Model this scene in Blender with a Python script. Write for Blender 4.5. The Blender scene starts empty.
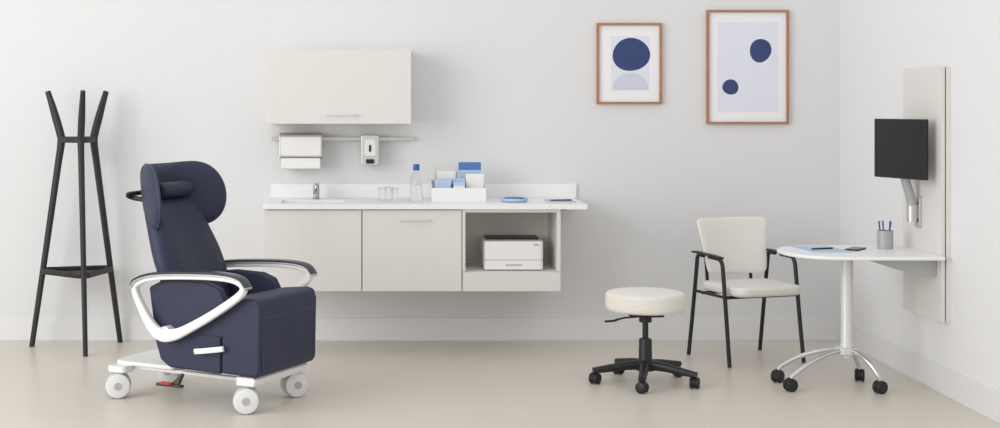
import bpy, bmesh, math, random
from mathutils import Vector, Matrix
random.seed(4)
S = bpy.context.scene
COL = S.collection
pi = math.pi
R = math.radians

# ------------------------------------------------------------------ materials
def lin(c):
    r = []
    for v in c:
        v = v/255.0
        r.append(v/12.92 if v <= .04045 else ((v+.055)/1.055)**2.4)
    return (r[0], r[1], r[2], 1)
def mat(name, c, rough=.5, metal=0, nscale=40, namt=.03, bump=0, stretch=(1,1,1), trans=0, ior=1.45, sheen=0, bdist=.002, detail=4):
    m = bpy.data.materials.new(name); m.use_nodes = True
    nt = m.node_tree; b = nt.nodes['Principled BSDF']
    b.inputs['Roughness'].default_value = rough
    b.inputs['Metallic'].default_value = metal
    b.inputs['IOR'].default_value = ior
    if trans: b.inputs['Transmission Weight'].default_value = trans
    if sheen:
        b.inputs['Sheen Weight'].default_value = sheen
    tc = nt.nodes.new('ShaderNodeTexCoord'); mp = nt.nodes.new('ShaderNodeMapping')
    mp.inputs['Scale'].default_value = stretch
    nz = nt.nodes.new('ShaderNodeTexNoise'); nz.inputs['Scale'].default_value = nscale; nz.inputs['Detail'].default_value = detail
    nt.links.new(tc.outputs['Object'], mp.inputs['Vector']); nt.links.new(mp.outputs['Vector'], nz.inputs['Vector'])
    rp = nt.nodes.new('ShaderNodeValToRGB')
    l = lin(c)
    rp.color_ramp.elements[0].position = .3; rp.color_ramp.elements[1].position = .7
    rp.color_ramp.elements[0].color = tuple(max(0, v*(1-namt)) for v in l[:3])+(1,)
    rp.color_ramp.elements[1].color = tuple(min(1, v*(1+namt)) for v in l[:3])+(1,)
    nt.links.new(nz.outputs['Fac'], rp.inputs['Fac']); nt.links.new(rp.outputs['Color'], b.inputs['Base Color'])
    if bump:
        bp = nt.nodes.new('ShaderNodeBump'); bp.inputs['Strength'].default_value = bump; bp.inputs['Distance'].default_value = bdist
        nt.links.new(nz.outputs['Fac'], bp.inputs['Height']); nt.links.new(bp.outputs['Normal'], b.inputs['Normal'])
    return m
M = {}
M['wall']   = mat('wall_paint', (225,225,226), .8, nscale=60, namt=.012, bump=.05)
M['wall_lit']  = mat('wall_paint_lit', (232,232,233), .8, nscale=60, namt=.012, bump=.05)  # same wall paint, lightened: brightness of the light-facing right wall put into colour
M['base']   = mat('baseboard_paint', (228,228,229), .55, nscale=30, namt=.01)
M['floor']  = mat('resin_floor', (215,208,196), .34, nscale=1.2, namt=.02, bump=.02)
M['wood']   = mat('pale_laminate', (224,221,217), .55, nscale=9, namt=.013, stretch=(9,9,.35), detail=8)
M['wood_lift']= mat('pale_laminate_lifted', (236,231,223), .6, nscale=9, namt=.012, stretch=(9,9,.35), detail=8)  # same laminate, lightened in colour to lift the shade inside the niche
M['white']  = mat('white_solid_surface', (242,242,242), .35, namt=.005)
M['plastic']= mat('white_plastic', (238,238,237), .35, namt=.008)
M['wheel']  = mat('caster_white', (228,228,227), .45, namt=.01)
M['wheelg'] = mat('caster_tread_grey', (178,178,179), .5, namt=.02)
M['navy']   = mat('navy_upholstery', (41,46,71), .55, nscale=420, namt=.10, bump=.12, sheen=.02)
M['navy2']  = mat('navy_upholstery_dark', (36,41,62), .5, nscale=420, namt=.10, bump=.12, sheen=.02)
M['pipe']   = mat('navy_piping', (62,66,92), .5, nscale=200, namt=.05)
M['pad']    = mat('armrest_pad', (70,71,76), .22, .3, nscale=80, namt=.04)
M['black']  = mat('black_plastic', (32,32,34), .42, nscale=60, namt=.05)
M['rack']   = mat('black_stained_ash', (42,40,42), .5, nscale=20, namt=.08, stretch=(6,6,.5))
M['frame']  = mat('black_powder_coat', (30,30,32), .4, nscale=100, namt=.05)
M['metal']  = mat('brushed_steel', (212,211,208), .3, .9, nscale=60, namt=.04, stretch=(.3,1,8))
M['chrome'] = mat('chrome', (185,185,186), .12, 1.0, namt=.01)
M['polish'] = mat('polished_silver', (214,215,217), .2, .9, namt=.01)
M['alu']    = mat('satin_aluminium', (206,205,202), .38, .85, namt=.02)
M['cream']  = mat('cream_vinyl', (231,228,222), .5, nscale=200, namt=.015, bump=.05)
M['boucle'] = mat('cream_boucle', (229,224,215), .9, nscale=85, namt=.045, bump=.8, bdist=.005, sheen=.2, detail=3)
M['silver'] = mat('light_grey_paint', (218,219,220), .35, .1, namt=.01)
M['rim']    = mat('arm_rim_silver', (196,197,200), .3, .5, namt=.01)
M['grey']   = mat('mid_grey_metal', (176,177,178), .42, .2, namt=.02)
M['glass']  = mat('clear_glass', (250,252,252), .02, trans=1, ior=1.2, namt=.001)
M['blue']   = mat('mid_blue_card', (78,124,184), .5, namt=.03)
M['cap']    = mat('blue_cap', (40,92,170), .4, namt=.03)
M['pblue']  = mat('pale_blue_card', (180,202,228), .55, namt=.02)
M['paper']  = mat('white_paper', (240,239,236), .75, namt=.01)
M['cpaper'] = mat('warm_grey_card', (222,217,209), .7, namt=.02)
M['oak']    = mat('red_brown_oak', (170,122,90), .5, nscale=14, namt=.12, stretch=(2,2,2))
M['matb']   = mat('picture_mat_white', (240,240,243), .8, namt=.005)
M['prt']    = mat('print_lavender_paper', (226,228,238), .8, namt=.01)
M['blob']   = mat('print_navy_ink', (58,72,118), .8, nscale=25, namt=.08)
M['blob2']  = mat('print_grey_lilac_ink', (207,211,226), .8, namt=.02)
M['screen'] = mat('dark_screen', (24,24,27), .25, namt=.02)
M['red']    = mat('red_plastic', (190,62,48), .45, namt=.03)
M['dark']   = mat('dark_gap', (70,70,72), .6, namt=.03)

# ------------------------------------------------------------------ helpers
def new(name, bm, m, parent=None, bevel=0, seg=3, sharp=35, subsurf=0, smooth=True):
    bmesh.ops.remove_doubles(bm, verts=bm.verts, dist=1e-5)
    bmesh.ops.recalc_face_normals(bm, faces=bm.faces)
    me = bpy.data.meshes.new(name); bm.to_mesh(me); bm.free()
    for mm in (m if isinstance(m, (list, tuple)) else [m]): me.materials.append(mm)
    o = bpy.data.objects.new(name, me); COL.objects.link(o)
    if smooth:
        for p in me.polygons: p.use_smooth = True
        if not bevel: me.set_sharp_from_angle(angle=R(sharp))
    if bevel:
        md = o.modifiers.new('bevel', 'BEVEL'); md.width = bevel; md.segments = seg; md.limit_method = 'ANGLE'; md.angle_limit = R(30)
        md.harden_normals = True
    if subsurf:
        md = o.modifiers.new('sub', 'SUBSURF'); md.levels = subsurf; md.render_levels = subsurf
    if parent: o.parent = parent
    return o
def B(): return bmesh.new()
def tag(o, label, cat, group=None):
    o['label'] = label; o['category'] = cat
    if group: o['group'] = group
    return o
def thing(name, label, cat, loc, rz=0, group=None):
    o = bpy.data.objects.new(name, None); COL.objects.link(o)
    o.empty_display_size = .1
    o.location = loc; o.rotation_euler = (0, 0, rz)
    return tag(o, label, cat, group)
def struct(o): o['kind'] = 'structure'; return o
def box(bm, x0, x1, y0, y1, z0, z1, Mx=None):
    vs = [bm.verts.new((x, y, z)) for x in (x0, x1) for y in (y0, y1) for z in (z0, z1)]
    if Mx:
        for v in vs: v.co = Mx @ v.co
    for f in ((0,1,3,2),(4,6,7,5),(0,4,5,1),(2,3,7,6),(0,2,6,4),(1,5,7,3)):
        bm.faces.new([vs[i] for i in f])
    return vs
def frame_of(ax):
    ax = ax.normalized()
    h = Vector((0,0,1)) if abs(ax.z) < .9 else Vector((1,0,0))
    u = ax.cross(h).normalized(); w = ax.cross(u).normalized()
    return u, w
def lathe(bm, prof, o, ax=(0,0,1), n=32):
    o = Vector(o); ax = Vector(ax).normalized(); u, w = frame_of(ax)
    rings = []
    for r, h in prof:
        c = o+ax*h
        if r < 1e-6: rings.append([bm.verts.new(c)])
        else: rings.append([bm.verts.new(c+(u*math.cos(2*pi*k/n)+w*math.sin(2*pi*k/n))*r) for k in range(n)])
    for A, C in zip(rings, rings[1:]):
        if len(A) == 1 and len(C) == 1: continue
        for k in range(n):
            k2 = (k+1) % n
            if len(A) == 1: bm.faces.new((A[0], C[k], C[k2]))
            elif len(C) == 1: bm.faces.new((A[k], A[k2], C[0]))
            else: bm.faces.new((A[k], A[k2], C[k2], C[k]))
def cyl(bm, p0, p1, r0, r1=None, n=20):
    p0 = Vector(p0); p1 = Vector(p1); r1 = r0 if r1 is None else r1
    L = (p1-p0).length
    lathe(bm, [(0,0),(r0,0),(r1,L),(0,L)], p0, p1-p0, n)
def spl(pts, n=8, closed=False):
    P = [Vector(p) for p in pts]; out = []; N = len(P)
    for i in range(N if closed else N-1):
        if closed: a, b, c, d = P[(i-1) % N], P[i], P[(i+1) % N], P[(i+2) % N]
        else:
            b, c = P[i], P[i+1]
            a = P[i-1] if i > 0 else b*2-c
            d = P[i+2] if i+2 < N else c*2-b
        for k in range(n):
            t = k/n
            out.append(.5*((2*b)+(c-a)*t+(2*a-5*b+4*c-d)*t*t+(3*b-a-3*c+d)*t**3))
    if not closed: out.append(P[-1])
    return out
def spl1(vals, n=8, closed=False):
    return [v.x for v in spl([(v, 0, 0) for v in vals], n, closed)]
def sweep(bm, pts, rin, rside=None, side=None, closed=False, n=14, power=2.0):
    """tube along pts; rin radius in plane, rside along the side vector (list or number)"""
    pts = [Vector(p) for p in pts]; N = len(pts)
    if not isinstance(rin, (list, tuple)): rin = [rin]*N
    if rside is None: rside = rin
    if not isinstance(rside, (list, tuple)): rside = [rside]*N
    rings = []; prev = None
    for i, p in enumerate(pts):
        if closed: t = pts[(i+1) % N]-pts[i-1]
        else: t = pts[min(i+1, N-1)]-pts[max(i-1, 0)]
        t.normalize()
        if side is not None: sv = Vector(side)
        elif prev is None: sv = frame_of(t)[0]
        else: sv = prev
        sv = (sv-t*sv.dot(t)).normalized(); prev = sv
        nv = t.cross(sv).normalized()
        ring = []
        for k in range(n):
            a = 2*pi*k/n; c, s = math.cos(a), math.sin(a)
            e = 2.0/power
            cx = math.copysign(abs(c)**e, c); sx = math.copysign(abs(s)**e, s)
            ring.append(bm.verts.new(p+sv*cx*rside[i]+nv*sx*rin[i]))
        rings.append(ring)
    for i in range(N if closed else N-1):
        A, C = rings[i], rings[(i+1) % N]
        for k in range(n):
            bm.faces.new((A[k], A[(k+1) % n], C[(k+1) % n], C[k]))
    if not closed:
        bm.faces.new(rings[0]); bm.faces.new(rings[-1])
def prism(bm, poly, f, lo, hi):
    A = [bm.verts.new(f(p[0], p[1], lo)) for p in poly]
    C = [bm.verts.new(f(p[0], p[1], hi)) for p in poly]
    n = len(poly)
    bm.faces.new(A); bm.faces.new(C)
    for k in range(n): bm.faces.new((A[k], A[(k+1) % n], C[(k+1) % n], C[k]))
XZ = lambda a, z, b: (a, b, z)
XY = lambda a, b, z: (a, b, z)
YZ = lambda b, z, a: (a, b, z)
def rrect(x0, x1, y0, y1, r, n=6):
    if not isinstance(r, (list, tuple)): r = [r]*4
    pts = []
    for (cx, cy, a0, rr) in ((x1-r[0], y0+r[0], -90, r[0]), (x1-r[1], y1-r[1], 0, r[1]), (x0+r[2], y1-r[2], 90, r[2]), (x0+r[3], y0+r[3], 180, r[3])):
        for k in range(n+1):
            a = R(a0+90*k/n); pts.append((cx+rr*math.cos(a), cy+rr*math.sin(a)))
    return pts
def panel(bm, cf, th, nu=28, nv=18, p=7, corner=None, q=6):
    us = [math.sin(pi/2*(-1+2*i/nu)) for i in range(nu+1)]
    vs = [math.sin(pi/2*(-1+2*i/nv)) for i in range(nv+1)]
    def c(u, v):
        if corner: u = u*(max(0, 1-abs(v)**corner))**(1/corner)
        return Vector(cf(u, v))
    F = []; K = []
    for u in us:
        f = []; k = []
        for v in vs:
            P = c(u, v); e = 1e-3
            uu = max(-.97, min(.97, u)); vv = max(-.97, min(.97, v))
            du = c(uu+e, vv)-c(uu-e, vv); dv = c(uu, vv+e)-c(uu, vv-e)
            nn = du.cross(dv)
            nn = nn.normalized() if nn.length > 1e-12 else Vector((1,0,0))
            t = th*math.sqrt(max(0, 1-abs(u)**q))*math.sqrt(max(0, 1-abs(v)**q))
            f.append(bm.verts.new(P+nn*t)); k.append(bm.verts.new(P-nn*t))
        F.append(f); K.append(k)
    for G in (F, K):
        for i in range(nu):
            for j in range(nv):
                bm.faces.new((G[i][j], G[i+1][j], G[i+1][j+1], G[i][j+1]))
    bmesh.ops.remove_doubles(bm, verts=bm.verts, dist=2e-5)
    bmesh.ops.dissolve_degenerate(bm, edges=bm.edges, dist=1e-6)
def caster(parent, x, y, r, w, gap, rz, mh, mw, stemtop, trail=.0, hub=None):
    ax = Vector((-math.sin(rz), math.cos(rz), 0)); fw = Vector((math.cos(rz), math.sin(rz), 0))
    c = Vector((x, y, r))
    bm = B()
    cyl(bm, c-ax*gap/2, c+ax*gap/2, r*.9, n=24)
    cyl(bm, Vector((x, y, r))-fw*trail, Vector((x, y, stemtop))-fw*trail, r*.3, n=14)
    ca = new('caster', bm, mh, parent)
    for s in (-1, 1):
        bm = B()
        o = c+ax*s*(gap/2+w/2)
        lathe(bm, [(0,-w/2),(r*.72,-w/2),(r*.93,-w*.36),(r,-w*.12),(r,w*.12),(r*.93,w*.36),(r*.72,w/2),(0,w/2)], o, ax, 28)
        wh = new('wheel', bm, mw, ca)
        if hub:
            bm = B(); cyl(bm, o+ax*s*(w/2-.001), o+ax*s*(w/2+.003), r*.30, n=20)
            lathe(bm, [(r*.955,-w*.28),(r*1.003,-w*.12),(r*1.003,w*.12),(r*.955,w*.28)], o, ax, 28)
            me = bpy.data.meshes.new('tmp'); bm.to_mesh(me); bm.free()
            b2 = bmesh.new(); b2.from_mesh(wh.data); n0 = len(b2.faces); b2.from_mesh(me); b2.faces.ensure_lookup_table()
            for f in b2.faces[n0:]: f.material_index = 1
            b2.to_mesh(wh.data); b2.free(); wh.data.materials.append(hub); bpy.data.meshes.remove(me)
            wh.data.set_sharp_from_angle(angle=R(35))
    return ca

# ------------------------------------------------------------------ room
XW, YW = 2.911, 9.0
bm = B(); box(bm, -5.5, XW, 1.5, YW, -.06, 0); struct(new('floor', bm, M['floor'], smooth=False))
bm = B(); box(bm, -5.5, XW+.12, YW, YW+.12, -.06, 3.0); struct(new('wall_back', bm, M['wall'], smooth=False))
bm = B(); box(bm, XW, XW+.12, 1.5, YW, -.06, 3.0); struct(new('wall_right', bm, M['wall_lit'], smooth=False))
bm = B(); box(bm, -5.5, XW-.012, YW-.012, YW, 0, .145); struct(new('baseboard_back', bm, M['base'], bevel=.003))
bm = B(); box(bm, XW-.012, XW, 1.5, YW, 0, .145); struct(new('baseboard_right', bm, M['base'], bevel=.003))

# ------------------------------------------------------------------ cabinets
YF = 8.42
YB = YW+.001
def carcass(bm, x0, x1, y0, y1, z0, z1, t=.018, top=False, bottom=True):
    box(bm, x0, x0+t, y0, y1, z0, z1); box(bm, x1-t, x1, y0, y1, z0, z1)
    box(bm, x0+t, x1-t, y1-t, y1, z0, z1)
    if bottom: box(bm, x0+t, x1-t, y0, y1-t, z0, z0+t)
    if top: box(bm, x0+t, x1-t, y0, y1-t, z1-t, z1)
def bar_handle(parent, x0, x1, y, z):
    bm = B()
    sweep(bm, [(x0, y, z), (x0, y-.022, z), (x0+.004, y-.028, z), (x1-.004, y-.028, z), (x1, y-.022, z), (x1, y, z)], .0045, n=10)
    h = new('handle', bm, M['silver'], parent); h['label'] = 'slim pale satin bar handle'
    return h
ZB, ZT = .39, .878
def base_unit(x0, x1, label, handle):
    t = thing('base_cabinet', label, 'cabinet', ((x0+x1)/2, (YF+YW)/2, ZB))
    ox, oy, oz = t.location
    bm = B(); carcass(bm, x0-ox, x1-ox, YF+.02-oy, YB-oy, 0, ZT-oz)
    new('body', bm, M['wood'], t, smooth=False)
    bm = B(); box(bm, x0+.0015-ox, x1-.0015-ox, YF-oy, YF+.019-oy, 0, ZT-oz-.004)
    d = new('door', bm, M['wood'], t, bevel=.0015, seg=2)
    if handle: bar_handle(d, handle[0]-ox, handle[1]-ox, YF-oy, handle[2]-oz)
    return t
base_unit(-.709, -.127, 'pale wood-grain wall-hung base cabinet with a plain handleless door, under the sink', None)
base_unit(-.124, .470, 'pale wood-grain wall-hung base cabinet with slim bar handle on its door', (.100, .272, .815))
# open niche unit
x0, x1 = .473, 1.058
t = thing('niche_cabinet', 'pale wood-grain cabinet with an open niche above a low drawer, holding the printer', 'cabinet', ((x0+x1)/2, (YF+YW)/2, ZB))
ox, oy, oz = t.location
bm = B(); carcass(bm, x0-ox, x1-ox, YF-oy+.02, YW-oy, 0, ZT-oz, top=True)
box(bm, x0-ox, x0-ox+.018, YF-oy, YF-oy+.02, .118, ZT-oz); box(bm, x1-ox-.022, x1-ox, YF-oy, YF-oy+.02, .118, ZT-oz)
box(bm, x0-ox+.018, x1-ox-.022, YF-oy, YF-oy+.02, ZT-oz-.018, ZT-oz)
new('body', bm, M['wood'], t, smooth=False)
bm = B(); box(bm, x0-ox+.018, x1-ox-.018, YF-oy+.021, YW-oy-.018, .098, .115)
new('shelf', bm, M['wood_lift'], t, smooth=False)
bm = B(); box(bm, x0-ox+.018, x1-ox-.018, YW-oy-.10, YW-oy-.085, .115, ZT-oz-.018)
new('back_panel', bm, M['wood_lift'], t, smooth=False)
bm = B(); box(bm, x0-ox+.0015, x1-ox, YF-oy, YF-oy+.019, 0, .114)
new('drawer', bm, M['wood'], t, bevel=.0015, seg=2)

# upper cabinet
x0, x1, z0, z1, yf = -.718, .173, 1.384, 1.843, 8.65
t = thing('upper_cabinet', 'pale wood-grain wall cabinet above the metal rail', 'cabinet', ((x0+x1)/2, (yf+YW)/2, z0))
ox, oy, oz = t.location
bm = B(); carcass(bm, x0-ox, x1-ox, yf+.02-oy, YB-oy, 0, z1-oz, top=True); new('body', bm, M['wood'], t, smooth=False)
bm = B(); box(bm, x0-ox+.001, x1-ox-.001, yf-oy, yf-oy+.019, .001, z1-oz-.001); d = new('door', bm, M['wood'], t, bevel=.0015, seg=2)
bar_handle(d, -.345-ox, -.160-ox, yf-oy, 1.438-oz)

# worktop with sink hole and backsplash
wx0, wx1, wy0 = -.714, 1.215, 8.395
hx0, hx1, hy0, hy1 = -.62, -.24, 8.50, 8.80
t = thing('worktop', 'long white solid-surface worktop with upstand over the base cabinets', 'worktop', (.25, 8.7, .878))
ox, oy, oz = t.location
def bx(bm, a, b, c, d, e, f): box(bm, a-ox, b-ox, c-oy, d-oy, e-oz, f-oz)
bm = B()
bx(bm, wx0, hx0, wy0, YW, .88, .91); bx(bm, hx1, wx1, wy0, YW, .88, .91)
bx(bm, hx0, hx1, wy0, hy0, .88, .91); bx(bm, hx0, hx1, hy1, YW, .88, .91)
new('slab', bm, M['white'], t, smooth=False)
bm = B(); bx(bm, wx0+.003, wx1+.015, YW-.022, YW, .91, .998); new('backsplash', bm, M['white'], t, bevel=.002, seg=2)
bm = B()
bx(bm, hx0, hx1, hy0, hy1, .79, .796)
bx(bm, hx0-.005, hx0, hy0, hy1, .79, .88); bx(bm, hx1, hx1+.005, hy0, hy1, .79, .88)
bx(bm, hx0, hx1, hy0-.005, hy0, .79, .88); bx(bm, hx0, hx1, hy1, hy1+.005, .79, .88)
new('sink_basin', bm, M['white'], t, smooth=False)
bm = B(); prism(bm, [(1.059-ox, .88-oz), (1.19-ox, .88-oz), (1.059-ox, .845-oz)], XZ, 8.62-oy, 8.66-oy)
new('end_bracket', bm, M['grey'], t, smooth=False)

# tap
t = thing('basin_tap', 'small chrome mixer tap beside the sink', 'tap', (-.418, 8.86, .9105))
bm = B(); lathe(bm, [(0,0),(.026,0),(.026,.005),(.0195,.008),(.0195,.088),(.017,.091),(0,.091)], (0,0,0)); new('body', bm, M['chrome'], t)
bm = B(); sweep(bm, spl([(0,-.010,.056),(0,-.06,.060),(0,-.10,.057),(0,-.115,.046)], 6), .012, .015, (1,0,0)); new('spout', bm, M['chrome'], t)
bm = B(); prism(bm, rrect(-.016,.016,-.070,.020,.009), XY, .093, .104); cyl(bm, (0,0,.088), (0,0,.095), .012); new('lever', bm, M['chrome'], t)

# rail + dispensers
t = thing('wall_rail', 'thin satin aluminium accessory rail on the wall under the upper cabinet', 'rail', (-.253, YW, 1.285))
bm = B(); box(bm, -.455, .455, -.034, -.022, -.012, .012); new('bar', bm, M['alu'], t, bevel=.003)
for sx in (-.40, .40):
    bm = B(); cyl(bm, (sx, 0, 0), (sx, -.022, 0), .009); new('standoff', bm, M['alu'], t)
t = thing('paper_towel_dispenser', 'wide pale metal paper towel dispenser hanging on the rail', 'towel dispenser', (-.515, 8.966, 1.10))
bm = B()
prism(bm, [(0,.07),(0,.225),(-.10,.225),(-.128,.212),(-.135,.19),(-.135,.075),(-.12,.07)], YZ, -.134, .134)
new('housing', bm, M['metal'], t, bevel=.004)
bm = B(); prism(bm, rrect(-.124,.124,.084,.200,.008), lambda a, z, b: (a, b, z), -.1380, -.134); f = new('front_panel', bm, M['plastic'], t, bevel=.0015)
bm = B(); box(bm, -.126, .126, -.112, -.004, .062, .0695); new('dispensing_slot', bm, M['dark'], t)
bm = B(); prism(bm, [(-.126,.004),(-.118,0),(-.016,0),(-.010,.004),(-.010,.068),(-.126,.068)], YZ, -.122, .122); new('paper_towels', bm, M['paper'], t, bevel=.003)
bm = B(); box(bm, -.10, .10, -.002, .0345, .090, .150); new('wall_bracket', bm, M['alu'], t, smooth=False)
t = thing('soap_dispenser', 'narrow steel soap dispenser hanging on the rail', 'soap dispenser', (-.081, 8.966, 1.12))
bm = B(); prism(bm, rrect(-.056,.056,0,.193,.014), lambda a, z, b: (a, b, z), -.095, 0); new('housing', bm, M['metal'], t, bevel=.006)
bm = B(); prism(bm, rrect(-.034,.034,.062,.165,.010), lambda a, z, b: (a, b, z), -.0985, -.095); new('front_plate', bm, M['plastic'], t, bevel=.0015)
bm = B(); prism(bm, rrect(-.008,.008,.085,.130,.007), lambda a, z, b: (a, b, z), -.1005, -.0985); new('level_window', bm, M['dark'], t)
bm = B(); prism(bm, rrect(-.026,.026,.012,.040,.008), lambda a, z, b: (a, b, z), -.107, -.095); new('push_bar', bm, M['black'], t, bevel=.002)
bm = B(); box(bm, -.04, .04, -.002, .0345, .04, .12); new('wall_bracket', bm, M['alu'], t, smooth=False)

# printer
t = thing('printer', 'white desktop printer with dark top, inside the open niche', 'printer', (.785, 8.65, .5055))
bm = B(); prism(bm, rrect(-.178,.178,-.17,.17,.022), XY, .006, .062); new('paper_tray', bm, M['plastic'], t, bevel=.003)
bm = B(); prism(bm, rrect(-.178,.178,-.17,.17,.022), XY, .0645, .176); new('body', bm, M['plastic'], t, bevel=.004)
bm = B(); prism(bm, rrect(-.172,.172,-.164,.165,.02), XY, .060, .066); new('seam', bm, M['wheelg'], t)
for sx in (-.135, .135):
    bm = B(); box(bm, sx-.015, sx+.015, -.12, .12, 0, .007); new('foot', bm, M['dark'], t)
bm = B(); prism(bm, rrect(-.158,.165,-.06,.165,.018), XY, .176, .184); new('top_lid', bm, M['black'], t, bevel=.002)
bm = B(); prism(bm, [(-.1715,.150),(-.1715,.160),(-.168,.160),(-.168,.150)], YZ, .120, .150); new('control_panel', bm, M['wheelg'], t)
bm = B(); prism(bm, [(-.1725,.030),(-.1725,.038),(-.166,.038),(-.166,.030)], YZ, -.05, .05); new('tray_grip', bm, M['wheelg'], t)

# ------------------------------------------------------------------ worktop items
def tumbler(x, y, label):
    bm = B(); lathe(bm, [(0,0),(.019,0),(.0235,.085),(.0245,.0865),(.0225,.0865),(.0180,.006),(0,.006)], (0,0,0), n=28)
    o = new('tumbler', bm, M['glass']); o.location = (x, y, .9105)
    return tag(o, label, 'glass', 'clear tumblers on the worktop')
tumbler(-.006, 8.66, 'small clear glass tumbler, farthest left of the three beside the bottle')
tumbler(.042, 8.72, 'small clear glass tumbler, nearest the wall of the three')
tumbler(.066, 8.63, 'small clear glass tumbler, nearest the blue-capped bottle')
t = thing('water_bottle', 'clear water bottle with a blue cap on the worktop', 'bottle', (.205, 8.68, .9105))
bm = B(); lathe(bm, [(0,0),(.034,0),(.038,.006),(.038,.125),(.034,.145),(.018,.172),(.016,.195),(.0135,.195),(.0155,.172),(.031,.144),(.0355,.125),(.0355,.006),(0,.004)], (0,0,0)); new('bottle_body', bm, M['glass'], t)
bm = B(); lathe(bm, [(0,.188),(.0195,.188),(.0195,.222),(.017,.226),(0,.226)], (0,0,0)); new('cap', bm, M['cap'], t)

t = thing('desk_organizer', 'white open-topped organizer bin full of boxes and folders', 'organizer', (.462, 8.70, .9105))
bm = B(); w = .005; X = .166
box(bm, -X, X, -.10, .10, 0, .005)
box(bm, -X, X, -.10, -.095, .005, .085)
box(bm, -X, X, .095, .10, .005, .125)
for s in (-1, 1):
    prism(bm, [(-.095,.005),(.095,.005),(.095,.125),(-.095,.085)], YZ, s*X-(w if s > 0 else 0), s*X+(0 if s > 0 else w))
new('bin', bm, M['plastic'], t, smooth=False)
bm = B(); box(bm, -X+.005, X-.005, -.002, .002, .005, .10); new('divider', bm, M['plastic'], t, smooth=False)
def carton(name, x0, x1, y0, y1, z1, body, lid, label, cat, lean=0):
    t = thing(name, label, cat, ((x0+x1)/2, (y0+y1)/2, .916))
    hx, hy, h = (x1-x0)/2, (y1-y0)/2, z1-.916
    bm = B(); box(bm, -hx, hx, -hy, hy, 0, h*.80); new('body', bm, body, t, bevel=.0015, seg=2)
    bm = B(); box(bm, -hx-.0008, hx+.0008, -hy-.0008, hy+.0008, h*.80, h); new('lid', bm, lid, t, bevel=.0015, seg=2)
carton('glove_box', .470, .605, 8.735, 8.785, 1.145, M['pblue'], M['blue'], 'pale blue carton with mid-blue top standing tallest in the back of the organizer', 'box')
carton('tissue_box', .508, .618, 8.645, 8.690, 1.078, M['paper'], M['paper'], 'white carton at the right front of the organizer', 'box')
carton('card_box', .318, .415, 8.62, 8.685, 1.045, M['pblue'], M['pblue'], 'pale blue carton at the left front of the organizer', 'box')
carton('card_box', .425, .503, 8.645, 8.69, 1.050, M['blue'], M['pblue'], 'small blue carton with pale lid in the middle front of the organizer', 'box')
carton('card_box', .430, .500, 8.610, 8.636, 1.030, M['paper'], M['pblue'], 'thin white carton in front of the small blue carton in the organizer', 'box')
for k, (x0, x1, z1, m, l) in enumerate(((.318, .462, 1.118, 'cpaper', 'warm grey folder upright at the back left of the organizer'), (.335, .450, 1.092, 'paper', 'white folder upright just in front of the warm grey folder'))):
    y = 8.765-k*.02
    bm = B(); box(bm, x0, x1, y, y+.004, .916, z1); box(bm, x0, x1, y+.005, y+.009, .916, z1-.008)
    box(bm, x0, x1, y+.003, y+.006, .916, .920)
    o = new('folder', bm, M[m], smooth=False); tag(o, l, 'folder')

bm = B(); lathe(bm, [(0,0),(.070,0),(.083,.006),(.086,.022),(.082,.022),(.078,.010),(.0,.008)], (0,0,0), n=40)
t = new('round_tray', bm, M['pblue']); t.location = (.800, 8.62, .9105); tag(t, 'round shallow pale blue tray between the organizer and the notepad', 'tray')
bm = B(); lathe(bm, [(0,0),(.060,0),(.062,.002),(.062,.014),(.060,.016),(0,.016)], (0,0,0), n=40)
t = new('tape_roll', bm, M['blue']); t.location = (.800, 8.62, .9205); tag(t, 'mid-blue round disc lying in the pale blue tray', 'disc')
t = thing('notepad', 'grey notepad lying at the right end of the worktop', 'notepad', (1.075, 8.60, .9105), R(6))
bm = B(); box(bm, -.075, .075, -.10, .10, .001, .007); new('pages', bm, M['paper'], t, smooth=False)
bm = B(); box(bm, -.077, .077, -.102, .102, .007, .009); box(bm, -.077, .077, -.102, .102, 0, .001); new('cover', bm, M['grey'], t, smooth=False)
def pen(name, loc, d, m, label, L=.14, group=None):
    d = Vector(d).normalized()
    t = thing(name, label, 'pen', loc, 0, group)
    bm = B(); lathe(bm, [(0,0),(.0012,.001),(.0042,.014),(.0042,L-.03),(0,L-.03)], (0,0,0), d, 12); new('barrel', bm, M[m], t)
    bm = B(); lathe(bm, [(0,L-.03),(.0046,L-.03),(.0046,L-.003),(.003,L),(0,L)], (0,0,0), d, 12); new('cap', bm, M[m], t)
pen('pen', (1.01, 8.545, .9245), (1,.25,0), 'cap', 'blue pen lying on the grey notepad')

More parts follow.
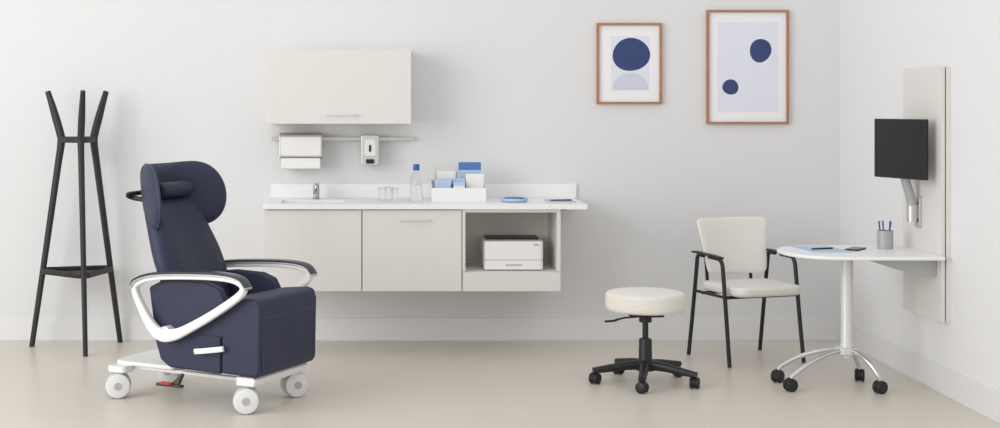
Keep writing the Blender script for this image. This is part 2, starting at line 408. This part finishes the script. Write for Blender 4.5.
# ------------------------------------------------------------------ framed prints
def picture(x0, x1, z0, z1, fw, mw, shapes, label):
    cx = (x0+x1)/2
    t = thing('framed_print', label, 'picture', (cx, YW, z0))
    w, h = (x1-x0)/2, z1-z0
    bm = B()
    box(bm, -w, w, -.028, 0, 0, fw); box(bm, -w, w, -.028, 0, h-fw, h)
    box(bm, -w, -w+fw, -.028, 0, fw, h-fw); box(bm, w-fw, w, -.028, 0, fw, h-fw)
    new('frame', bm, M['oak'], t, smooth=False)
    bm = B(); box(bm, -w+fw, w-fw, -.012, -.002, fw, h-fw); new('mount', bm, M['matb'], t, smooth=False)
    bm = B()
    def poly(pts, y, mi):
        f = bm.faces.new([bm.verts.new((a, y, z)) for a, z in pts]); f.material_index = mi
    px0, px1, pz0, pz1 = mw
    poly([(px0-cx, pz0-z0), (px1-cx, pz0-z0), (px1-cx, pz1-z0), (px0-cx, pz1-z0)], -.0125, 0)
    for k, (kind, bx_, bz, rx, rz, mi, ph) in enumerate(shapes):
        pts = []
        for q in range(64):
            a = 2*pi*q/64
            g = 1+.030*math.sin(2*a+ph)+.020*math.sin(3*a+ph*2)
            X, Z = bx_-cx+rx*g*math.cos(a), bz-z0+rz*g*math.sin(a)
            if kind == 'dome' and math.sin(a) < 0: Z = bz-z0
            pts.append((X, Z))
        poly(pts, -.0129-.0002*k, mi)
    o = new('print', bm, [M['prt'], M['blob2'], M['blob']], t, smooth=False)
def wx(px): return (px-383)*8.975/1413
def wz(py): return 1.5-(py-105)*8.975/1413
picture(wx(597), wx(662), wz(104), wz(23), .014, (wx(611.5), wx(650), wz(90.5), wz(36)),
        [('dome', wx(630.5), wz(90), .113, .112, 1, .3), ('blob', wx(631.5), wz(54.5), .116, .108, 2, 1.2)],
        'smaller oak-framed abstract print with one large navy shape over a pale dome')
picture(wx(707), wx(789), wz(124), wz(10), .014, (wx(718), wx(779), wz(112), wz(22)),
        [('blob', wx(761), wz(50.5), .068, .076, 2, .4), ('blob', wx(731), wz(87), .050, .050, 2, 2.0)],
        'larger oak-framed abstract print with two navy spots, nearest the room corner')

# ------------------------------------------------------------------ coat rack
t = thing('coat_rack', 'tall black three-legged coat rack with a low triangular shelf', 'coat rack', (-1.880, 8.72, 0))
angs = [R(290), R(44), R(170)]
for a in angs:
    d = Vector((math.cos(a), math.sin(a), 0)); side = Vector((-math.sin(a), math.cos(a), 0))
    path = spl([d*.305+Vector((0,0,0)), d*.220+Vector((0,0,.55)), d*.137+Vector((0,0,1.10)), d*.112+Vector((0,0,1.265)), d*.117+Vector((0,0,1.32)), d*.162+Vector((0,0,1.47)), d*.200+Vector((0,0,1.585))], 8)
    N = len(path); rr = [.016+.008*min(1, max(0, (k/N-.0)/.55)) if k/N < .6 else .024-.008*max(0, (k/N-.75)/.25) for k in range(N)]
    bm = B(); sweep(bm, path, rr, [r*.9 for r in rr], side, n=16, power=2.6); new('leg', bm, M['rack'], t)
def tri(r, cut, n=6):
    out = []
    for a in angs:
        for k in range(n+1):
            c = Vector((math.cos(a), math.sin(a)))*(r-.05)
            q = a+R(-60+120*k/n)
            out.append((c.x+.05*math.cos(q), c.y+.05*math.sin(q)))
    return out
bm = B(); prism(bm, tri(.112, 20), XY, 1.268, 1.305); new('hub', bm, M['rack'], t, bevel=.004)
bm = B(); prism(bm, tri(.234, 20), XY, .455, .468); new('shelf', bm, M['rack'], t, bevel=.003)
bm = B(); pts = [(x, y, .478) for x, y in tri(.234, 20)]; sweep(bm, pts, .014, .005, None, closed=True, n=8); new('shelf_rim', bm, M['rack'], t)

# ------------------------------------------------------------------ recliner
t = thing('recliner', 'navy treatment recliner with winged headrest and white looped arms on casters', 'recliner', (-.90, 7.26, 0), R(-28))
bm = B(); prism(bm, [(-.155,.52),(-.145,.34),(-.105,.225),(-.05,.190),(.262,.182),(.262,.44),(.02,.46),(-.06,.52)], XZ, -.265, .265)
body = new('seat_base', bm, M['navy'], t, bevel=.014, seg=4)
for s in (-1, 1):
    bm = B(); b0, b1 = sorted((s*.222, s*.268))
    prism(bm, [(-.175,.585),(-.10,.620),(.02,.632),(.18,.626),(.255,.60),(.285,.545),(.285,.36),(-.14,.36)], XZ, b0, b1)
    new('side_panel', bm, M['navy'], t, bevel=.014, seg=4)
bm = B(); prism(bm, [(-.1,.40),(-.1,.485),(.1,.505),(.27,.535),(.285,.52),(.285,.40)], XZ, -.222, .222); new('seat', bm, M['navy'], t, bevel=.02, seg=4)
bm = B(); prism(bm, [(.268,.188),(.268,.52),(.285,.552),(.445,.566),(.480,.556),(.493,.51),(.487,.21),(.470,.182)], XZ, -.27, .27)
lr = new('leg_rest', bm, M['navy'], t, bevel=.015, seg=4)
bm = B(); prism(bm, rrect(-.245,.245,.215,.470,.015), YZ, .483, .4905); new('calf_pad', bm, M['navy'], lr, bevel=.004)
bm = B(); sweep(bm, [(.491, b, z) for b, z in rrect(-.243,.243,.217,.468,.015)], .0025, closed=True, n=8); new('piping', bm, M['pipe'], lr, sharp=80)
# backrest
def sm(x): x = min(1, max(0, x)); return x*x*(3-2*x)
def backc(u, v):
    z = .73+.29*v
    q = (z-.44)/.58
    a = .025-.245*q
    hw = .212+.048*sm((z-.50)/.14)-.055*sm((z-.70)/.28)
    return (a-.05+.030*u*u, u*hw, z)
bm = B(); panel(bm, backc, .058, 26, 26, corner=9, q=8); bk_ = new('backrest', bm, M['navy'], t, sharp=80)
def backp(u, v):
    p = Vector(backc(u*.78, v)); p.x += .040-.012*(1-u*u)+.010*math.cos((v+.35)*2.2); return p
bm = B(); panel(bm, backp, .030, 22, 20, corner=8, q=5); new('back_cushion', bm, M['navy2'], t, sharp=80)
# headrest
def headc(u, v):
    s = .385*u; m = abs(s); sg = 1 if s >= 0 else -1
    c0, rad, ang = .070, .120, R(52)
    arc = rad*ang
    if m < c0: b, a = m, 0
    elif m < c0+arc: th = (m-c0)/rad; b = c0+rad*math.sin(th); a = rad*(1-math.cos(th))
    else: e = m-c0-arc; b = c0+rad*math.sin(ang)+e*math.cos(ang); a = rad*(1-math.cos(ang))+e*math.sin(ang)
    k = sm((m-.08)/.15)
    zm = 1.080+(1.032-1.080)*k; h = .110+(.166-.110)*k
    if m > .215:
        e = min(1, (m-.215)/.170); h *= math.sqrt(max(0, 1-e**2.4))
    z = zm+v*h
    return (-.300+a-.12*(z-1.05), sg*b, z)
bm = B(); panel(bm, headc, .033, 52, 18, q=4); hr = new('headrest', bm, M['navy'], t, sharp=80)
pts = []
for k in range(60):
    u = -1+2*k/60
    pts.append(headc(math.sin(pi/2*u), 1))
for k in range(60):
    u = 1-2*k/60
    pts.append(headc(math.sin(pi/2*u), -1))
bm = B(); sweep(bm, pts, .0045, None, None, closed=True, n=8); new('piping', bm, M['pipe'], hr, sharp=80)
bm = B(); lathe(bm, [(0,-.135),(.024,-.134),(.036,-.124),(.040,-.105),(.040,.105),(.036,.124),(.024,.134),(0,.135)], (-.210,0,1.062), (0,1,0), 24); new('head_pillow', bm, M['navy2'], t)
# push handle behind
bm = B(); sweep(bm, spl([(-.27,-.13,1.01),(-.355,-.15,1.02),(-.375,-.16,1.04),(-.375,.16,1.04),(-.355,.15,1.02),(-.27,.13,1.01)], 6), .013, n=12); new('push_handle', bm, M['black'], t)
# arms
for s, bb in ((-1, -.312), (1, .305)):
    P2 = [(-.220,.572),(-.190,.612),(-.08,.642),(.17,.658),(.33,.657),(.405,.642),(.428,.615),(.392,.572),(.245,.478),(.09,.395),(.015,.366),(-.055,.360),(-.110,.390),(-.168,.468)]
    rad = [.016,.012,.012,.012,.012,.013,.016,.019,.021,.024,.030,.033,.028,.021]
    pth = spl([(a, bb, z) for a, z in P2], 6, True)
    bm = B(); sweep(bm, pth, spl1(rad, 6, True), .020, (0,1,0), True, 18, 3.6)
    ar = new('armrest', bm, M['plastic'], t, sharp=60)
    P3 = [(-.232,.594),(-.20,.630),(-.08,.662),(.17,.678),(.33,.678),(.415,.662),(.455,.622)]
    bm = B(); sweep(bm, spl([(a, bb, z-.006) for a, z in P3], 6), .006, .034, (0,1,0), n=18, power=3); new('arm_rim', bm, M['rim'], ar)
    bm = B(); sweep(bm, spl([(a-.002, bb, z+.004) for a, z in P3], 6), .007, .033, (0,1,0), n=18, power=2.6); new('arm_pad', bm, M['pad'], ar)
    bm = B(); cyl(bm, (-.04, s*.26, .375), (-.04, bb, .375), .028); new('arm_mount', bm, M['plastic'], ar)
    bm = B(); cyl(bm, (.18, s*.26, .442), (.18, bb, .442), .015); new('arm_mount', bm, M['plastic'], ar)
# side lever
bm = B(); sweep(bm, [(.130,-.296,.290),(.17,-.297,.295),(.26,-.297,.309),(.298,-.296,.316)], .014, .008, (0,1,0), n=12, power=3); cyl(bm, (.215,-.262,.302), (.215,-.296,.302), .012); new('side_lever', bm, M['plastic'], t)
# base
bm = B(); prism(bm, rrect(-.47,-.08,-.19,.19,[.02,.02,.07,.07]), XY, .160, .182)
new('base_frame', bm, M['plastic'], t, bevel=.008)
for s in (-1, 1):
    bm = B(); sweep(bm, [(-.40,s*.150,.150),(-.2,s*.150,.150),(.2,s*.150,.146),(.42,s*.150,.146)], .011, .016, (0,1,0), n=14, power=3); new('side_rail', bm, M['plastic'], t)
bm = B(); prism(bm, [(.34,.132),(.34,.178),(.440,.178),(.455,.165),(.440,.132)], XZ, -.250, .250); new('front_crossbar', bm, M['plastic'], t, bevel=.008)
for s in (-1, 1):
    bm = B(); prism(bm, rrect(-.455,-.34,s*.205-.05,s*.205+.05,.03), XY, .130, .165); new('caster_mount', bm, M['plastic'], t, bevel=.008)
for (a, b, rz) in ((-.40,-.225,.65), (-.40,.225,.2), (.385,-.225,.55), (.385,.225,.9)):
    caster(t, a, b, .065, .034, .030, rz, M['wheelg'], M['wheel'], .150, .0, M['wheelg'])
bm = B(); prism(bm, rrect(-.16,.0,-.235,-.20,.012), XY, .085, .097); cyl(bm, (-.04,-.205,.09), (-.04,-.155,.145), .009); pd = new('brake_pedal', bm, M['dark'], t, bevel=.003)
bm = B(); prism(bm, rrect(-.13,-.06,-.245,-.205,.012), XY, .097, .105); new('pedal_tread', bm, M['red'], pd, bevel=.003)

# ------------------------------------------------------------------ stool
sx_, sy_ = 1.415, 7.62
t = thing('stool', 'cream boucle-topped rolling stool with black five-star base', 'stool', (sx_, sy_, 0))
bm = B(); lathe(bm, [(0,.392),(.185,.392),(.203,.396),(.2115,.405),(.2135,.420),(.2135,.470),(.2115,.482),(.204,.490),(.190,.494),(.10,.499),(0,.501)], (0,0,0), n=64); se = new('seat', bm, M['boucle'], t, sharp=60)
bm = B(); prism(bm, rrect(-.09,.09,-.08,.08,.02), XY, .366, .393); cyl(bm, (0,0,.33), (0,0,.368), .034); new('seat_plate', bm, M['black'], t)
bm = B(); sweep(bm, spl([(-.05,-.03,.362),(-.12,-.05,.360),(-.165,-.06,.350)], 6), .005, n=10); sweep(bm, [(-.155,-.058,.353),(-.18,-.062,.346),(-.228,-.07,.343)], .006, .013, (0,1,0), n=12); new('lever', bm, M['black'], t)
bm = B(); cyl(bm, (0,0,.23), (0,0,.34), .016); new('gas_lift', bm, M['black'], t)
bm = B(); lathe(bm, [(0,.085),(.040,.085),(.041,.11),(.036,.125),(.034,.235),(.031,.242),(0,.242)], (0,0,0)); new('column', bm, M['black'], t)
bm = B(); lathe(bm, [(0,.070),(.048,.070),(.052,.085),(.050,.118),(.042,.128),(0,.128)], (0,0,0)); new('hub', bm, M['black'], t)
for k in range(5):
    a = R(-104+72*k); d = Vector((math.cos(a), math.sin(a), 0)); sd = Vector((-math.sin(a), math.cos(a), 0))
    pth = spl([d*.03+Vector((0,0,.100)), d*.12+Vector((0,0,.094)), d*.22+Vector((0,0,.080)), d*.286+Vector((0,0,.072))], 5)
    N = len(pth); bm = B(); sweep(bm, pth, [.026-.012*i/N for i in range(N)], [.026-.007*i/N for i in range(N)], sd, n=14, power=3.2); new('leg', bm, M['black'], t)
    caster(t, d.x*.275, d.y*.275, .030, .019, .015, a+1.1+k*.7, M['black'], M['black'], .070)

# ------------------------------------------------------------------ guest chair
t = thing('guest_chair', 'cream vinyl guest chair with black metal frame and arms behind the table', 'chair', (2.139, 8.34, 0), R(-72))
bm = B(); prism(bm, rrect(-.145,.275,-.212,.225,[.07,.07,.04,.04],8), XY, .402, .457); new('seat', bm, M['cream'], t, bevel=.02, seg=5)
def gb(u, v):
    z = .657+.167*v; q = (v+1)/2
    return (-.140-.070*q+.036*u*u, .016+u*(.198+.048*q), z)
bm = B(); panel(bm, gb, .020, 28, 20, corner=12, q=9); new('backrest', bm, M['cream'], t, sharp=80)
bm = B()
def gb2(u, v):
    p = Vector(gb(u*.97, v*.95)); p.x -= .016; return p
panel(bm, gb2, .014, 24, 14, corner=12, q=8); new('back_shell', bm, M['frame'], t, sharp=80)
for s in (-1, 1):
    y = s*.242
    bm = B(); sweep(bm, spl([(.0,y,.612),(.085,y,.610),(.122,y,.604),(.142,y,.575),(.152,y,.52),(.187,s*.243,.27),(.225,s*.246,.004)], 7), .0120, n=14); new('leg', bm, M['frame'], t)
    bm = B(); sweep(bm, spl([(-.06,y,.614),(-.115,y,.612),(-.134,y,.592),(-.142,y,.54),(-.185,s*.243,.27),(-.228,s*.246,.004)], 7), .0120, n=14); new('leg', bm, M['frame'], t)
    bm = B(); sweep(bm, spl([(-.170,y,.626),(-.10,y,.626),(.06,y,.622),(.128,y,.616)], 6), .006, .020, (0,1,0), n=14, power=4); new('armrest', bm, M['black'], t)
    bm = B(); sweep(bm, [(-.160,y,.395),(.168,y,.395)], .009, n=12); new('seat_rail', bm, M['frame'], t)
    bm = B(); sweep(bm, spl([(-.10,s*.15,.395),(-.165,s*.15,.42),(-.185,s*.15,.52),(-.205,s*.15,.66)], 6), .010, n=12); new('back_support', bm, M['frame'], t)
for a in (-.08, .16):
    bm = B(); sweep(bm, [(a,-.242,.392),(a,.242,.392)], .010, n=12); new('cross_bar', bm, M['frame'], t)

# ------------------------------------------------------------------ wall panel
PX = 2.87; PY0, PY1 = 7.24, 7.80; PZ0, PZ1 = .378, 1.70
t = thing('wall_panel', 'tall pale wood-grain panel mounted on the right wall behind the monitor', 'panel', (XW, (PY0+PY1)/2, PZ0))
hy = (PY1-PY0)/2
bm = B(); box(bm, PX-XW, PX-XW+.019, -hy+.022, hy, 0, PZ1-PZ0); new('face_board', bm, M['wood'], t, bevel=.0015, seg=2)
bm = B(); box(bm, PX-XW+.0195, PX-XW+.024, -hy+.030, hy-.008, .008, PZ1-PZ0-.008); new('shadow_gap', bm, M['dark'], t, smooth=False)
bm = B(); box(bm, PX-XW+.0242, 0, -hy, hy-.004, .004, PZ1-PZ0-.004); new('backing_board', bm, M['wood'], t, bevel=.0015, seg=2)

# ------------------------------------------------------------------ peninsula table
TX, TY = 2.469, 7.52
t = thing('peninsula_table', 'white round-ended table on casters attached to the wall panel', 'table', (TX, TY, 0))
xe = PX-TX; hw = .315
poly = [(xe,-hw),(xe,hw)]
for k in range(25):
    a = R(90+180*k/24); c, s = math.cos(a), math.sin(a)
    poly.append((-.02+.335*math.copysign(abs(c)**.85, c), hw*math.copysign(abs(s)**.85, s)))
bm = B(); prism(bm, poly, XY, .706, .724); new('tabletop', bm, M['white'], t, bevel=.006)
bm = B(); prism(bm, [(xe,.706),(xe,.612),(xe-.05,.612),(xe-.20,.645),(xe-.33,.694),(xe-.33,.706)], XZ, -.20, .20); new('bracket', bm, M['grey'], t, bevel=.003)
bm = B(); lathe(bm, [(0,.16),(.034,.16),(.034,.235),(.0315,.24),(.0315,.69),(0,.69)], (0,0,0)); new('column', bm, M['silver'], t)
bm = B(); lathe(bm, [(0,.688),(.075,.688),(.075,.706),(0,.706)], (0,0,0)); new('top_plate', bm, M['grey'], t)
for (x, y) in ((-.335,.120),(-.335,-.120),(.120,.155),(.115,-.175)):
    bm = B()
    yy = y*.35
    sweep(bm, spl([(.0, yy*.4, .196),(x*.25, yy, .192),(x*.62, y*.75, .152),(x*.90, y*.97, .098),(x, y, .068)], 7), .0125, n=14); new('leg', bm, M['polish'], t)
    caster(t, x, y, .034, .018, .016, random.uniform(0, 3), M['black'], M['black'], .075)
bm = B(); prism(bm, rrect(-.055,.055,-.05,.05,.03), XY, .175, .212); new('leg_hub', bm, M['silver'], t, bevel=.006)

# table items
t = thing('pen_cup', 'grey cylindrical pen cup near the wall panel', 'pen cup', (2.715, 7.64, .724))
bm = B(); lathe(bm, [(0,0),(.040,0),(.042,.002),(.042,.098),(.0385,.098),(.0385,.005),(0,.005)], (0,0,0), n=36); new('cup', bm, M['grey'], t)
for k, (dx, dy, lx, ly, m, l) in enumerate(((-.016,.0,-.12,.02,'cap','dark blue pen leaning furthest left in the grey cup'), (0,.010,-.03,.1,'blue','mid-blue pen standing in the middle of the grey cup'), (.014,-.006,.07,-.03,'black','black pen in the grey cup, nearer the wall'), (.004,-.018,.13,-.05,'cap','dark blue pen leaning furthest towards the wall in the grey cup'))):
    pen('pen', (2.715+dx, 7.64+dy, .7292), (lx, ly, 1), m, l, .145, 'pens in the grey cup')
t = thing('booklet', 'pale blue-covered booklet lying on the white table', 'booklet', (2.335, 7.55, .724), R(8))
bm = B(); box(bm, -.105, .105, -.145, .145, .001, .006); new('pages', bm, M['paper'], t, smooth=False)
bm = B(); box(bm, -.107, .107, -.147, .147, .006, .0075); box(bm, -.107, .107, -.147, .147, 0, .001); new('cover', bm, M['pblue'], t, smooth=False)
pen('pen', (2.27, 7.50, .7358), (1,.35,0), 'black', 'black pen lying on the pale blue booklet')
t = thing('smartphone', 'black smartphone lying on the white table beside the booklet', 'phone', (2.535, 7.58, .724), R(-35))
bm = B(); prism(bm, rrect(-.037,.037,-.075,.075,.009), XY, 0, .008); new('case', bm, M['black'], t, bevel=.002)
bm = B(); prism(bm, rrect(-.034,.034,-.072,.072,.007), XY, .008, .0086); new('screen', bm, M['screen'], t)

# ------------------------------------------------------------------ monitor and arm
mc = Vector((2.748, 7.50, 1.268)); ang = math.atan2(-.40, .129)
t = thing('monitor', 'black flat monitor on a silver arm, turned away from the wall', 'monitor', mc, ang)
bm = B(); prism(bm, rrect(-.205,.205,-.158,.158,.006), lambda a, z, b: (a, b, z), -.012, .012); bd = new('bezel', bm, M['black'], t, bevel=.003)
bm = B(); box(bm, -.197, .197, -.0128, -.012, -.146, .150); new('screen', bm, M['screen'], t)
bm = B(); prism(bm, rrect(-.13,.13,-.11,.11,.02), lambda a, z, b: (a, b, z), .012, .026); new('back_housing', bm, M['black'], t, bevel=.006)
t = thing('articulated_mount', 'silver articulated monitor mount fixed to the wood-grain panel', 'monitor mount', (PX, 7.56, .93))
bm = B(); prism(bm, rrect(-.036,.036,-.085,.085,.012), YZ, -.014, 0); new('wall_plate', bm, M['alu'], t, bevel=.003)
bm = B(); cyl(bm, (-.040,0,-.055), (-.040,0,.045), .027); box(bm, -.040, -.010, -.015, .015, -.035, .035); new('pivot', bm, M['alu'], t)
bm = B(); sweep(bm, spl([(-.040,0,.035),(-.055,-.002,.10),(-.072,-.004,.15),(-.078,-.005,.185)], 6), .022, .027, (0,1,0), n=14, power=3); new('link_arm', bm, M['grey'], t)
bm = B(); sweep(bm, spl([(-.075,-.005,.17),(-.058,-.012,.24),(-.048,-.022,.33)], 6), .013, .018, (0,1,0), n=14, power=3); new('upper_arm', bm, M['silver'], t)
bk = Vector((-math.sin(ang), math.cos(ang), 0))
p = mc+bk*.0265-Vector((PX, 7.56, .93))
bm = B(); cyl(bm, p, p+bk*.010, .04); sweep(bm, [p+bk*.009, Vector((-.048,-.022,.33))], .011, n=10); new('mount_head', bm, M['alu'], t)

# ------------------------------------------------------------------ camera, light
cam = bpy.data.cameras.new('camera'); co = bpy.data.objects.new('camera', cam); COL.objects.link(co)
co.location = (0, 0, 1.5); co.rotation_euler = (pi/2, 0, 0)
cam.sensor_fit = 'HORIZONTAL'; cam.sensor_width = 36; cam.lens = 36*1.413
cam.shift_x = .117; cam.shift_y = -.109
S.camera = co
def area(name, loc, target, sx, sy, e, c=(1,1,1)):
    l = bpy.data.lights.new(name, 'AREA'); l.shape = 'RECTANGLE'; l.size = sx; l.size_y = sy; l.energy = e; l.color = c
    o = bpy.data.objects.new(name, l); COL.objects.link(o); o.location = loc
    o.rotation_euler = (Vector(target)-Vector(loc)).to_track_quat('-Z', 'Y').to_euler()
    return o
area('window_light', (-5.2, 3.0, 2.5), (2.9, 6.6, .9), 5.0, 4.0, 260, (1,.995,.985))
w = bpy.data.worlds.new('world'); S.world = w; w.use_nodes = True
w.node_tree.nodes['Background'].inputs['Color'].default_value = (1, 1, 1, 1)
w.node_tree.nodes['Background'].inputs['Strength'].default_value = .85
S.view_settings.view_transform = 'Standard'
S.view_settings.look = 'None'
